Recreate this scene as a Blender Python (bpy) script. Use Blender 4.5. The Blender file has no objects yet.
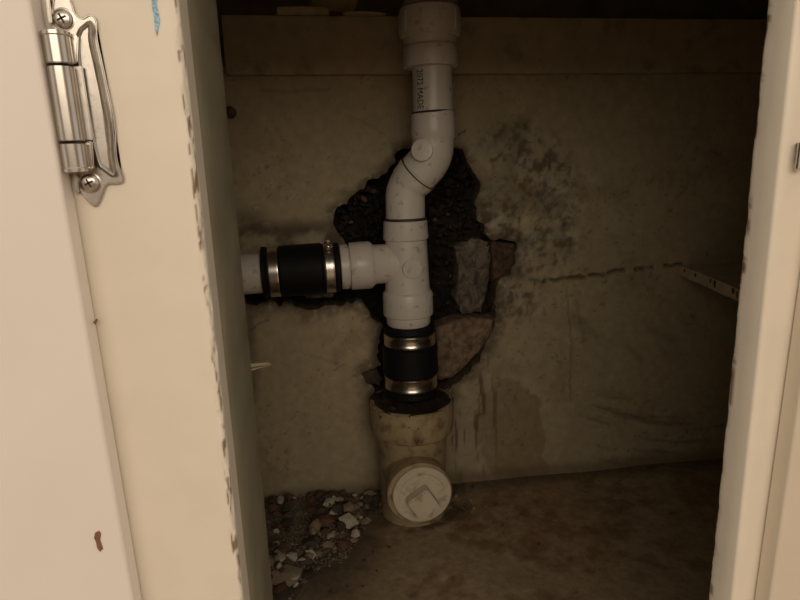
import bpy, bmesh, math, random
import numpy as np
from mathutils import Vector, Matrix

# ---------------------------------------------------------------- camera
F = 600.0
CAM = np.array([0.0, 0.0, 0.442])
_p, _y, _r = (math.radians(a) for a in (12.5, 8.0, -1.5))
FW = np.array([math.sin(_y)*math.cos(_p), math.cos(_y)*math.cos(_p), -math.sin(_p)])
_rt = np.array([math.cos(_y), -math.sin(_y), 0.0]); _up = np.cross(_rt, FW)
RT = _rt*math.cos(_r) + _up*math.sin(_r)
UP = -_rt*math.sin(_r) + _up*math.cos(_r)
scene = bpy.context.scene
COL = scene.collection
cam_data = bpy.data.cameras.new('camera')
cam_data.sensor_width = 36.0
cam_data.lens = F/800*36.0
cam_data.clip_start = 0.01
cam = bpy.data.objects.new('camera', cam_data)
COL.objects.link(cam)
m = Matrix.Identity(4)
for i in range(3):
    m[i][0] = RT[i]; m[i][1] = UP[i]; m[i][2] = -FW[i]; m[i][3] = CAM[i]
cam.matrix_world = m
scene.camera = cam

# ---------------------------------------------------------------- light
world = bpy.data.worlds.new('room_light')
scene.world = world
world.use_nodes = True
bg = world.node_tree.nodes['Background']
bg.inputs['Color'].default_value = (1.0, 0.905, 0.80, 1)
bg.inputs['Strength'].default_value = 0.70
ld = bpy.data.lights.new('interior_fill', 'AREA')  # added wide fill light behind the camera, evens out the cabinet interior
ld.shape = 'RECTANGLE'; ld.size = 2.0; ld.size_y = 0.6; ld.energy = 15.0; ld.color = (1.0, 0.885, 0.75)
fill = bpy.data.objects.new('interior_fill', ld)
COL.objects.link(fill)
fill.location = (-0.12, -1.40, 1.0)
fill.rotation_euler = (Vector((0.0, 0.3, 0.35)) - Vector(fill.location)).to_track_quat('-Z', 'Y').to_euler()
vs = scene.view_settings
vs.view_transform = 'Standard'; vs.look = 'None'; vs.exposure = 0.0; vs.gamma = 1.0
vs.use_curve_mapping = False

# ---------------------------------------------------------------- helpers
def ray(x, y):
    return FW + RT*(x-400)/F + UP*(300-y)/F
def P(x, y, Y):                     # pixel -> point on the vertical plane y = Y
    d = ray(x, y); return CAM + d*(Y/d[1])
def PZ(x, y, z):                    # pixel -> point on the horizontal plane z
    d = ray(x, y); return CAM + d*((z-CAM[2])/d[2])
def depth(p): return float((np.asarray(p)-CAM) @ FW)
def RP(w, p): return w/2.0*depth(p)/F   # pixel width -> radius
def project(X):                     # N x 3 -> pixels
    q = X-CAM; z = q@FW
    return 400+F*(q@RT)/z, 300-F*(q@UP)/z

def hash2(ix, iy, seed):
    n = (ix.astype(np.int64)*374761393 + iy.astype(np.int64)*668265263 + seed*144269504) & 0x7fffffff
    n = ((n ^ (n >> 13))*1274126177) & 0x7fffffff
    return ((n ^ (n >> 16)) & 0xffff)/65535.0
def vnoise(x, y, seed=0):
    x = np.asarray(x, float); y = np.asarray(y, float)
    ix = np.floor(x); iy = np.floor(y); fx = x-ix; fy = y-iy
    ix = ix.astype(np.int64)+5000; iy = iy.astype(np.int64)+5000
    fx = fx*fx*(3-2*fx); fy = fy*fy*(3-2*fy)
    a = hash2(ix, iy, seed); b = hash2(ix+1, iy, seed); c = hash2(ix, iy+1, seed); d = hash2(ix+1, iy+1, seed)
    return (a*(1-fx)+b*fx)*(1-fy)+(c*(1-fx)+d*fx)*fy
def fbm(x, y, seed=0, o=4):
    s = 0; a = .5; t = 0
    for k in range(o):
        s = s+a*vnoise(np.asarray(x)*2**k, np.asarray(y)*2**k, seed+k*17); t += a; a *= .55
    return s/t
def sstep(a, b, x):
    t = np.clip((x-a)/(b-a), 0, 1); return t*t*(3-2*t)
def blob(px, py, cx, cy, rx, ry):
    return np.clip(1-((px-cx)/rx)**2-((py-cy)/ry)**2, 0, 1)
def seg_dist(px, py, pts):
    best = np.full(np.shape(px), 1e9)
    for (x0, y0), (x1, y1) in zip(pts[:-1], pts[1:]):
        dx, dy = x1-x0, y1-y0
        t = np.clip(((px-x0)*dx+(py-y0)*dy)/(dx*dx+dy*dy), 0, 1)
        best = np.minimum(best, np.hypot(px-x0-t*dx, py-y0-t*dy))
    return best
def in_poly(px, py, poly):
    ins = np.zeros(np.shape(px), bool)
    n = len(poly)
    for i in range(n):
        x0, y0 = poly[i]; x1, y1 = poly[(i+1) % n]
        if y0 == y1: continue
        c = ((y0 > py) != (y1 > py)) & (px < (x1-x0)*(py-y0)/(y1-y0)+x0)
        ins ^= c
    return ins

MATS = {}
def mat(name, color, rough=.6, metal=0.0, var=.12, scale=30, bump=.0, bscale=200, dirt=None, dirt_amt=0, dirt_scale=60,
        attr=False, spec=.4):
    if name in MATS: return MATS[name]
    M = bpy.data.materials.new(name); M.use_nodes = True
    nt = M.node_tree; N = nt.nodes; L = nt.links
    b = N['Principled BSDF']
    b.inputs['Roughness'].default_value = rough; b.inputs['Metallic'].default_value = metal
    b.inputs['Specular IOR Level'].default_value = spec
    tc = N.new('ShaderNodeTexCoord')
    def noise(sc, det=4):
        n = N.new('ShaderNodeTexNoise'); n.inputs['Scale'].default_value = sc; n.inputs['Detail'].default_value = det
        L.new(tc.outputs['Object'], n.inputs['Vector']); return n
    def mixc(kind, fac, a, bb):
        x = N.new('ShaderNodeMix'); x.data_type = 'RGBA'; x.blend_type = kind
        if isinstance(fac, (int, float)): x.inputs[0].default_value = fac
        else: L.new(fac, x.inputs[0])
        for s, v in ((6, a), (7, bb)):
            if isinstance(v, tuple): x.inputs[s].default_value = (*v, 1)
            else: L.new(v, x.inputs[s])
        return x.outputs[2]
    if attr:
        at = N.new('ShaderNodeAttribute'); at.attribute_name = 'paint'; base = at.outputs['Color']
    else:
        base = tuple(color)
    n1 = noise(scale)
    mr = N.new('ShaderNodeMapRange'); mr.inputs[1].default_value = .3; mr.inputs[2].default_value = .7
    mr.inputs[3].default_value = 1-var; mr.inputs[4].default_value = 1+var
    L.new(n1.outputs['Fac'], mr.inputs[0])
    cb = N.new('ShaderNodeCombineColor')
    for i in range(3): L.new(mr.outputs[0], cb.inputs[i])
    c = mixc('MULTIPLY', 1.0, base, cb.outputs[0])
    if dirt:
        n2 = noise(dirt_scale, 6)
        r2 = N.new('ShaderNodeMapRange'); r2.inputs[1].default_value = .62-.2*dirt_amt; r2.inputs[2].default_value = .72
        r2.inputs[3].default_value = 0; r2.inputs[4].default_value = min(1, .5+dirt_amt*.5)
        L.new(n2.outputs['Fac'], r2.inputs[0])
        c = mixc('MIX', r2.outputs[0], c, tuple(dirt))
    L.new(c, b.inputs['Base Color'])
    if bump:
        n3 = noise(bscale, 5)
        bp = N.new('ShaderNodeBump'); bp.inputs['Strength'].default_value = bump; bp.inputs['Distance'].default_value = .001
        L.new(n3.outputs['Fac'], bp.inputs['Height']); L.new(bp.outputs[0], b.inputs['Normal'])
    MATS[name] = M
    return M

mat('wall_paint', (1, 1, 1), .75, attr=True, var=.10, scale=90, bump=.5, bscale=260)
mat('floor_paint', (1, 1, 1), .8, attr=True, var=.18, scale=120, bump=.6, bscale=300)
mat('frame_paint', (1, 1, 1), .45, attr=True, var=.03, scale=40, bump=.15, bscale=120)
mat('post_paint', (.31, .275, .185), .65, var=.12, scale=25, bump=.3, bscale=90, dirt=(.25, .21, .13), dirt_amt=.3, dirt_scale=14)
mat('door_paint', (.85, .77, .69), .45, var=.02, scale=20, bump=.08, bscale=90)
mat('door_paint_beige', (.70, .60, .47), .5, var=.03, scale=20, bump=.08, bscale=90)
mat('inside_paint', (.42, .36, .25), .8, var=.15, scale=12, bump=.2)
mat('dark_void', (.38, .33, .23), .9, var=.3, scale=20)
mat('trim_paint', (.40, .32, .205), .7, var=.10, scale=60, bump=.3, dirt=(.16, .115, .06), dirt_amt=.25, dirt_scale=35)
mat('ledge_paint', (.52, .45, .32), .7, var=.1, scale=60, dirt=(.2, .15, .09), dirt_amt=.25, dirt_scale=90)
mat('earth', (.014, .010, .007), .9, var=.6, scale=70, bump=1.0, bscale=160)
mat('earth_crumb', (.026, .018, .012), .9, var=.5, scale=120)
mat('cement', (.19, .16, .115), .9, var=.35, scale=60, bump=.8, bscale=180, dirt=(.05, .036, .024), dirt_amt=.8, dirt_scale=130)
mat('brick', (.12, .072, .042), .9, var=.35, scale=60, bump=.8, bscale=180, dirt=(.04, .027, .018), dirt_amt=.8, dirt_scale=130)
mat('shard', (.23, .16, .10), .85, var=.3, scale=110, bump=.4, dirt=(.075, .045, .026), dirt_amt=.8, dirt_scale=120)
mat('pvc', (.68, .625, .54), .33, var=.03, scale=30, dirt=(.22, .16, .10), dirt_amt=.10, dirt_scale=120, spec=.5)
mat('pvc_grey', (.34, .30, .25), .45, var=.05)
mat('pvc_old', (.37, .28, .155), .5, var=.10, scale=50, dirt=(.12, .075, .035), dirt_amt=.7, dirt_scale=70)
mat('plug', (.60, .52, .38), .5, var=.07, scale=60, dirt=(.25, .18, .10), dirt_amt=.25, dirt_scale=90)
mat('rubber', (.008, .007, .006), .6, var=.2, scale=60, spec=.18)
mat('steel', (.62, .57, .50), .28, 1.0, var=.15, scale=120, dirt=(.25, .17, .10), dirt_amt=.2, dirt_scale=150)
mat('nickel', (.54, .49, .43), .26, 1.0, var=.05, scale=150)
mat('nickel_aged', (.45, .41, .36), .33, 1.0, var=.10, scale=200, dirt=(.25, .19, .13), dirt_amt=.2, dirt_scale=300)
mat('ink', (.035, .03, .028), .7, var=.1)
mat('purple', (.06, .03, .035), .6, var=.1)
mat('mud', (.022, .014, .009), .45, var=.5, scale=120, bump=.8, bscale=300, spec=.6)
mat('blue_paint', (.30, .47, .58), .6, var=.5, scale=900)
mat('bare_wood', (.22, .11, .055), .8, var=.3, scale=200)
mat('splinter', (.40, .32, .21), .7, var=.1)
mat('shim', (.42, .33, .20), .8, var=.2, scale=80)
mat('red_block', (.10, .035, .02), .8, var=.2)
mat('yellow_card', (.58, .45, .20), .8, var=.2)
mat('chip_white', (.46, .40, .30), .85, var=.15, scale=120)
mat('chip_tan', (.27, .205, .13), .9, var=.25, scale=120)
mat('chip_brown', (.13, .08, .05), .9, var=.3, scale=120)
mat('chip_brick', (.15, .075, .045), .9, var=.3, scale=120)
mat('chip_dark', (.075, .055, .038), .9, var=.4, scale=120)
mat('grit', (.19, .145, .095), .95, var=.6, scale=300)
mat('kitchen_floor', (.42, .33, .24), .5, var=.1, scale=6)
mat('added_wall', (.36, .29, .21), .8, var=.05, scale=3)

def empty(name, loc, label=None, cat=None, group=None):
    o = bpy.data.objects.new(name, None); o.empty_display_size = .02
    COL.objects.link(o); o.location = Vector(loc)
    tag(o, label, cat, group); return o
def tag(o, label=None, cat=None, group=None, kind=None):
    if label: o['label'] = label
    if cat: o['category'] = cat
    if group: o['group'] = group
    if kind: o['kind'] = kind
    return o
def wloc(o):
    v = Vector((0, 0, 0))
    while o is not None: v += Vector(o.location); o = o.parent
    return v
def link(name, me, m_, parent=None, loc=None, smooth=None):
    """mesh given in world coordinates; origin moved to loc (default: parent's origin)"""
    o = bpy.data.objects.new(name, me); COL.objects.link(o)
    base = wloc(parent) if parent is not None else Vector((0, 0, 0))
    org = Vector(loc) if loc is not None else base
    me.transform(Matrix.Translation(-org))
    o.location = org-base
    if parent is not None: o.parent = parent
    if not me.materials: me.materials.append(MATS[m_])
    if smooth is not None:
        me.shade_smooth(); me.set_sharp_from_angle(angle=math.radians(smooth))
    return o
def mesh(name, v, f):
    me = bpy.data.meshes.new(name)
    me.from_pydata([tuple(map(float, q)) for q in v], [], f); me.update(); return me
def from_bm(name, bm, recalc=True):
    if recalc: bmesh.ops.recalc_face_normals(bm, faces=bm.faces[:])
    me = bpy.data.meshes.new(name); bm.to_mesh(me); bm.free(); return me
def frame_of(d):
    d = Vector(d).normalized()
    u = d.cross(Vector((0, 0, 1)))
    if u.length < .1: u = Vector((1, 0, 0)) - d*d.x
    u.normalize(); return d, u, d.cross(u).normalized()
def lathe(name, A, d, prof, n=40, capped=True, wob=0, seed=0):
    """profile (t along axis in metres, radius); starts at A along d"""
    d, u, w = frame_of(d); A = Vector(A); v = []; f = []
    rnd = random.Random(seed)
    for t, r in prof:
        for k in range(n):
            a = 2*math.pi*k/n; rr = r*(1+wob*(rnd.random()-.5)*2)
            v.append(A+d*(t+wob*.01*(rnd.random()-.5))+u*(rr*math.cos(a))+w*(rr*math.sin(a)))
    for i in range(len(prof)-1):
        for k in range(n):
            k2 = (k+1) % n
            f.append((i*n+k, i*n+k2, (i+1)*n+k2, (i+1)*n+k))
    if capped:
        f.append(tuple(range(n))[::-1]); f.append(tuple((len(prof)-1)*n+k for k in range(n)))
    bm = bmesh.new(); me = mesh(name, v, f); bm.from_mesh(me); bpy.data.meshes.remove(me)
    return from_bm(name, bm)
def sweep(name, path, radii, n=32, capped=True):
    v = []; f = []; pu = None
    pts = [Vector(q) for q in path]
    for i, q in enumerate(pts):
        d = (pts[min(i+1, len(pts)-1)]-pts[max(i-1, 0)]).normalized()
        if pu is None: _, pu, _ = frame_of(d)
        u = (pu-d*pu.dot(d)).normalized(); w = d.cross(u); pu = u
        for k in range(n):
            a = 2*math.pi*k/n; v.append(q+(u*math.cos(a)+w*math.sin(a))*radii[i])
    for i in range(len(pts)-1):
        for k in range(n):
            k2 = (k+1) % n; f.append((i*n+k, i*n+k2, (i+1)*n+k2, (i+1)*n+k))
    if capped:
        f.append(tuple(range(n))); f.append(tuple((len(pts)-1)*n+k for k in range(n)))
    bm = bmesh.new(); me = mesh(name, v, f); bm.from_mesh(me); bpy.data.meshes.remove(me)
    return from_bm(name, bm)
def box(name, lo, hi, bev=.001, seg=2):
    bm = bmesh.new(); bmesh.ops.create_cube(bm, size=1)
    lo = Vector(lo); hi = Vector(hi); c = (lo+hi)/2; s = hi-lo
    for q in bm.verts: q.co = Vector((c.x+q.co.x*s.x, c.y+q.co.y*s.y, c.z+q.co.z*s.z))
    if bev: bmesh.ops.bevel(bm, geom=bm.edges[:], offset=bev, segments=seg, affect='EDGES', profile=.5)
    return from_bm(name, bm)
def prism(name, pts, d, bev=0, rough=0, seed=0):
    """closed polygon (3D points) extruded by vector d"""
    bm = bmesh.new(); d = Vector(d)
    a = [bm.verts.new(Vector(q)) for q in pts]; b = [bm.verts.new(Vector(q)+d) for q in pts]
    n = len(a)
    bm.faces.new(a); bm.faces.new(b[::-1])
    for i in range(n): bm.faces.new((a[i], b[i], b[(i+1) % n], a[(i+1) % n]))
    if bev: bmesh.ops.bevel(bm, geom=[e for e in bm.edges], offset=bev, segments=2, affect='EDGES')
    if rough:
        r = random.Random(seed)
        for q in bm.verts: q.co += Vector((r.uniform(-1, 1), r.uniform(-1, 1), r.uniform(-1, 1)))*rough
    return from_bm(name, bm)
def setcol(me, rgb):
    ca = me.color_attributes.new('paint', 'FLOAT_COLOR', 'POINT')
    arr = np.ones((len(rgb), 4), np.float32); arr[:, :3] = rgb
    ca.data.foreach_set('color', arr.ravel())
def mixrgb(base, colr, m_):
    return base*(1-m_[:, None])+np.array(colr)*m_[:, None]

# ================================================================ SETTING
YW = .76            # back wall plane
YF = .25            # front of the face frame
YP = .708           # plane of the pipes
YU = YP-.015         # the upper run stands a little further out
ZTRIM0 = P(500, 75, YW)[2]
ZTRIM1 = P(500, 17, YW-.012)[2]
XL, XR, ZC = -.34, .92, .70

HOLE = [(337, 232), (335, 212), (352, 203), (366, 188), (384, 176), (402, 150), (430, 150), (452, 148), (463, 150), (470, 165),
        (478, 184), (473, 206), (484, 226), (488, 240), (517, 243), (514, 270), (500, 281), (493, 300), (496, 318), (484, 347), (466, 374), (449, 389),
        (437, 393), (437, 410), (398, 410), (392, 396), (376, 388), (364, 372), (383, 365), (378, 345), (383, 330), (370, 312), (366, 303), (352, 301), (330, 304), (305, 307), (290, 302),
        (262, 301), (240, 304), (240, 290), (275, 289), (300, 290), (338, 284), (350, 262), (345, 240)]
CRACK = [(535, 284), (560, 279), (600, 274), (640, 269), (682, 264)]

def wall_back():
    xs = np.concatenate([np.arange(XL, -.16, .02), np.arange(-.16, .64, .0021), np.arange(.64, XR+.001, .02)])
    zs = np.arange(0, ZTRIM0+.012, .0021)
    X, Z = np.meshgrid(xs, zs); nx, nz = len(xs), len(zs)
    pts = np.stack([X.ravel(), np.full(X.size, YW), Z.ravel()], 1)
    px, py = project(pts)
    jx = (fbm(px/9, py/9, 3)-.5)*13; jy = (fbm(px/9, py/9, 9)-.5)*13
    hole = in_poly(px+jx, py+jy, HOLE)
    # --- relief
    h = (fbm(px/60, py/60, 1)-.5)*.004+(fbm(px/12, py/12, 2)-.5)*.0012
    dmg = np.clip(blob(px, py, 525, 215, 75, 110)*1.5, 0, 1)+np.clip(blob(px, py, 505, 300, 40, 40), 0, 1)
    dmg = np.clip(dmg, 0, 1)*sstep(.35, .6, fbm(px/22, py/22, 21))
    h += dmg*((fbm(px/7, py/7, 5)-.62)*.008)
    cd = seg_dist(px, py+(fbm(px/9, py/9, 4)-.5)*6, CRACK)
    cw = np.clip(1-cd/(1.0+2.6*fbm(px/6, py/6, 8)), 0, 1)*sstep(.34, .5, fbm(px/9, py/30, 14))
    h -= cw*.005
    below = sstep(-3, 3, py-np.interp(px, [535, 682, 760], [284, 264, 262]))*sstep(520, 575, px)
    h += below*.003
    ll = sstep(297, 306, py)*sstep(392, 360, px)      # proud lower left panel
    h += ll*.006
    hd = np.full(px.shape, 1e3); near = (px > 200) & (px < 560) & (py > 100) & (py < 430)
    hd[near] = seg_dist(px[near]+jx[near], py[near]+jy[near], HOLE+[HOLE[0]])
    lip = np.clip(1-hd/9, 0, 1)
    h -= lip*.004*fbm(px/6, py/6, 31)
    shell = sstep(492, 470, px)*sstep(310, 330, py)   # plaster curving out to the hub
    pts[:, 1] = YW-h
    # --- paint
    n1 = fbm(px/70, py/70, 40); n2 = fbm(px/16, py/16, 41); n3 = fbm(px/5, py/5, 42)
    c = np.tile(np.array([.395, .318, .192]), (len(px), 1))
    c *= (.86+.28*n1)[:, None]
    right = sstep(500, 640, px)                        # slightly greener, lighter tone to the right
    c = mixrgb(c, (.40, .338, .212), right*.8)
    # upper, broad grime
    c = mixrgb(c, (.25, .19, .11), .5*sstep(.5, .75, n1)*sstep(.4, .7, n2))
    # bare mortar where the paint has flaked
    fl = np.clip(blob(px, py, 515, 215, 62, 100)*1.4+blob(px, py, 480, 190, 40, 70), 0, 1)
    fl = fl*sstep(.42, .58, fbm(px/20, py/20, 50))
    c = mixrgb(c, (.40, .355, .26), fl*.85)
    mold = np.clip(blob(px, py, 528, 205, 62, 88)*1.3+blob(px, py, 510, 150, 40, 40)*.8+blob(px, py, 548, 240, 40, 30)*.7+blob(px, py, 515, 290, 30, 40)*.8, 0, 1)
    c = mixrgb(c, (.11, .088, .052), np.clip(mold*1.35, 0, 1)*sstep(.47, .66, .35*n2+.65*n3)*.85)
    c = mixrgb(c, (.13, .105, .06), np.clip(mold*1.3, 0, 1)*sstep(.45, .7, fbm(px/34, py/34, 45))*.5)
    gl = np.clip(1-np.abs(px-np.interp(py, [225, 400], [247, 254]))/9, 0, 1)*sstep(285, 300, py)*sstep(420, 380, py)
    c = mixrgb(c, (.085, .08, .04), gl*(.35+.6*n2))
    # darker patch on the wall above the branch
    dk = np.clip(blob(px, py, 300, 242, 75, 26)*1.3+blob(px, py, 250, 228, 30, 25)*.7, 0, 1)
    c = mixrgb(c, (.09, .06, .035), dk*sstep(.2, .6, n2)*.9)
    # brown water stains low at right of the hub
    st = np.clip(blob(px, py, 510, 430, 42, 60)*1.4+blob(px, py, 525, 470, 34, 16)*1.2+blob(px, py, 545, 350, 30, 60)*.35, 0, 1)
    edge = sstep(.30, .42, st*fbm(px/25, py/25, 60)*1.6)
    c = mixrgb(c, (.24, .155, .075), edge*.6)
    fl2 = np.clip(blob(px, py, 475, 420, 38, 75)*1.5, 0, 1)*sstep(.44, .56, fbm(px/22, py/22, 66))
    c = mixrgb(c, (.36, .28, .20), fl2*.5)
    vs_ = np.clip(blob(px, py, 470, 415, 36, 80)*1.5, 0, 1)*sstep(.60, .74, fbm(px/4, py/40, 61))
    c = mixrgb(c, (.10, .065, .035), vs_*.8)
    # drip streaks and scuffs
    for (a, b_, w, k) in (([(566, 290), (570, 340), (569, 402)], (.12, .08, .05), 1.6, .55), ([(575, 300), (584, 350)], (.14, .1, .06), 1.3, .4),
                          ([(250, 330), (268, 318)], (.10, .07, .04), 1.5, .8), ([(295, 350), (330, 360), (352, 366)], (.22, .17, .1), 1.0, .5),
                          ([(262, 90), (290, 92), (330, 88)], (.20, .15, .09), 2.5, .5), ([(345, 115), (365, 122), (385, 135)], (.2, .15, .09), 1.5, .45),
                          ([(262, 455), (280, 472), (288, 458)], (.2, .15, .09), 1.2, .6), ([(565, 160), (573, 150)], (.12, .09, .05), 1.2, .7),
                          ([(455, 138), (466, 130)], (.05, .04, .03), 1.4, .9)):
        dd = seg_dist(px+(n3-.5)*4, py+(n3-.5)*4, a)
        c = mixrgb(c, b_, np.clip(1-dd/w, 0, 1)*k)
    # wiped dark swirls, lower right
    ang = py-(0.0022*(px-640)**2*-1)
    sw = np.clip(blob(px, py, 640, 425, 95, 45)*1.5, 0, 1)*sstep(.52, .72, fbm(px/60, (ang-.15*px)/6, 70))
    c = mixrgb(c, (.15, .12, .075), sw*.6)
    sw2 = np.clip(blob(px, py, 620, 330, 90, 60)*1.4, 0, 1)*sstep(.5, .75, fbm((px+py)/70, (px-py)/20, 71))
    c = mixrgb(c, (.24, .20, .125), sw2*.5)
    # ragged dirt along crack, hole, bottom
    c = mixrgb(c, (.05, .035, .022), np.clip(cw*1.3, 0, 1)*.7)
    c = mixrgb(c, (.085, .058, .035), np.clip(1.1-hd/(4+19*n2), 0, 1)*.85*sstep(.3, .6, n3+.15))
    sp = sstep(.74, .82, fbm(px/3.2, py/3.2, 80, 2))*sstep(.45, .6, n1)
    c = mixrgb(c, (.10, .07, .04), sp*.5)
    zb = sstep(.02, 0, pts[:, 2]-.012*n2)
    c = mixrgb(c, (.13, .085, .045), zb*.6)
    # faces, hole cut out with a raw rim going back
    idx = np.arange(nx*nz).reshape(nz, nx)
    q = np.stack([idx[:-1, :-1], idx[:-1, 1:], idx[1:, 1:], idx[1:, :-1]], -1).reshape(-1, 4)
    keep = ~hole[q].any(1)
    q = q[keep]
    me = bpy.data.meshes.new('wall_back')
    e = np.concatenate([q[:, [0, 1]], q[:, [1, 2]], q[:, [2, 3]], q[:, [3, 0]]])
    key = np.sort(e, 1); code = key[:, 0].astype(np.int64)*(nx*nz)+key[:, 1]
    u, ix, cnt = np.unique(code, return_index=True, return_counts=True)
    be = e[ix[cnt == 1]]
    inner = (np.abs(pts[be[:, 0], 0]-.2) < .34) & (pts[be[:, 0], 2] > .004) & (pts[be[:, 0], 2] < zs[-1]-.004)
    be = be[inner]
    for _ in range(3):
        acc = np.zeros_like(pts); num = np.zeros(len(pts))
        for p_, q_ in ((0, 1), (1, 0)):
            np.add.at(acc, be[:, p_], pts[be[:, q_]]); np.add.at(num, be[:, p_], 1)
        k_ = num > 1; pts[k_] = pts[k_]*.4+acc[k_]/num[k_][:, None]*.6
    bv = np.unique(be); mp = {int(a): nx*nz+i for i, a in enumerate(bv)}
    back = pts[bv].copy(); back[:, 1] = YW+.030
    allp = np.concatenate([pts, back]); rim = [(int(b), int(a), mp[int(a)], mp[int(b)]) for a, b in be]
    cols = np.concatenate([c, np.tile(np.array([.09, .065, .042]), (len(bv), 1))])
    me.from_pydata(allp.tolist(), [], q.tolist()+rim); me.update()
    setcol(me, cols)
    me.materials.append(MATS['wall_paint'])
    o = link('wall_back', me, 'wall_paint', smooth=50)
    return o
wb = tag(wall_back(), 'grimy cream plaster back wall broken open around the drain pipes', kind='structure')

# raw earth and masonry seen in the hole
def hole_back():
    xs = np.arange(-.12, .30, .004); zs = np.arange(.02, .50, .004)
    X, Z = np.meshgrid(xs, zs); nx, nz = len(xs), len(zs)
    px = X.ravel()*700; py = Z.ravel()*700
    d = (fbm(px/24, py/24, 90)-.5)*.05+(fbm(px/7, py/7, 91)-.5)*.026
    pts = np.stack([X.ravel(), YW+.036+d*.6, Z.ravel()], 1)
    pts[:, 1] = np.maximum(pts[:, 1], YW+.012)
    idx = np.arange(nx*nz).reshape(nz, nx)
    q = np.stack([idx[:-1, :-1], idx[:-1, 1:], idx[1:, 1:], idx[1:, :-1]], -1).reshape(-1, 4)
    return mesh('cavity_fill', pts, q.tolist())
o = link('cavity_fill', hole_back(), 'earth', parent=wb, smooth=30); o['label'] = 'dark crumbling earth and lath inside the hole'

def chunk(name, poly, Y, thick, m_, seed, rough=.002, sub=3):
    """irregular masonry piece: pixel outline at depth Y, given thickness, roughened"""
    r = random.Random(seed)
    bm = bmesh.new()
    pts = []
    n = len(poly)
    for i in range(n):
        a = np.array(poly[i], float); b = np.array(poly[(i+1) % n], float)
        for k in range(sub):
            q = a+(b-a)*k/sub; pts.append((q[0]+r.uniform(-1, 1)*1.2, q[1]+r.uniform(-1, 1)*1.2))
    cx = sum(p[0] for p in pts)/len(pts); cy = sum(p[1] for p in pts)/len(pts); N_ = len(pts)
    b_ = [bm.verts.new(P(x, y, Y)+np.array([0, thick, 0])) for x, y in pts]
    rings = [b_]
    for sc_, dy in ((1, .001), (.93, -.002), (.8, -.003), (.62, -.0035), (.42, -.004), (.2, -.004)):
        ring = []
        for x, y in pts:
            X_, Y_ = cx+(x-cx)*sc_, cy+(y-cy)*sc_
            ring.append(bm.verts.new(P(X_, Y_, Y+dy+(float(fbm(X_/6+seed*9, Y_/6, seed))-.5)*rough*5)))
        rings.append(ring)
    for A_, B_ in zip(rings[:-1], rings[1:]):
        for i in range(N_):
            j = (i+1) % N_; bm.faces.new((A_[i], A_[j], B_[j], B_[i]))
    bm.faces.new(rings[-1]); bm.faces.new(b_[::-1])
    return link(name, from_bm(name, bm), m_, parent=wb)
chunk('mortar_lump', [(455, 246), (470, 239), (488, 241), (491, 262), (488, 290), (480, 311), (462, 314), (455, 298), (458, 270)], YW+.010, .05, 'cement', 1, .0035, 4)['label'] = 'grey mortar lump beside the tee'
chunk('brick', [(490, 241), (514, 244), (516, 262), (508, 276), (492, 281)], YW+.006, .05, 'brick', 2, .003, 4)['label'] = 'exposed brown brick end'
chunk('plaster_shard', [(436, 327), (462, 318), (494, 318), (489, 338), (472, 360), (452, 376), (436, 380)], YW+.004, .03, 'shard', 3, .0012)['label'] = 'curved broken plaster shard below the mortar'
def cavity_rubble():
    r = random.Random(31); bm = bmesh.new(); lay = None; out = bpy.data.meshes.new('cavity_rubble')
    for k in range(430):
        if k < 190: px, py = r.uniform(428, 478), r.uniform(160, 242)
        elif k < 320: px, py = r.uniform(335, 388), r.uniform(186, 240)
        else: px, py = r.uniform(425, 494), r.uniform(240, 320)
        c_ = Vector(P(px, py, YW+r.uniform(.014, .034))); s_ = r.uniform(.0014, .0058)
        n0 = len(bm.faces)
        g = bmesh.ops.create_icosphere(bm, subdivisions=1, radius=s_)
        rot = Matrix.Rotation(r.uniform(0, 6.3), 3, Vector((r.random(), r.random(), r.random()+.1)).normalized())
        st = Vector((1.25, .9, .7))
        mi = 1 if r.random() < .06 else 0
        for v in g['verts']:
            q = rot @ Vector((v.co.x*st.x, v.co.y*st.y, v.co.z*st.z))*r.uniform(.75, 1.15); v.co = c_+q
            for f_ in v.link_faces: f_.material_index = mi
    me = from_bm('cavity_rubble', bm)
    for n_ in ('earth_crumb', 'chip_brown'): me.materials.append(MATS[n_])
    return me
o = link('cavity_rubble', cavity_rubble(), 'earth_crumb', parent=wb); o['kind'] = 'stuff'; o['label'] = 'loose dark crumbs inside the hole'
chunk('plaster_flake', [(302, 291), (318, 288), (338, 291), (330, 298), (308, 299)], YW-.004, .02, 'cement', 7, .0012)
chunk('plaster_flake', [(362, 372), (376, 370), (384, 378), (380, 386), (366, 382)], YW-.006, .012, 'chip_dark', 8, .0015)

# trim board on the wall
x0 = P(223, 40, YW-.012)[0]
tb = link('trim_1', box('trim_1', (x0, YW-.012, ZTRIM0), (XR, YW+.006, ZTRIM1), .0015), 'trim_paint', loc=(x0, YW, ZTRIM0), smooth=40)
tag(tb, 'wide cream painted board fixed along the top of back wall', kind='structure')

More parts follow.
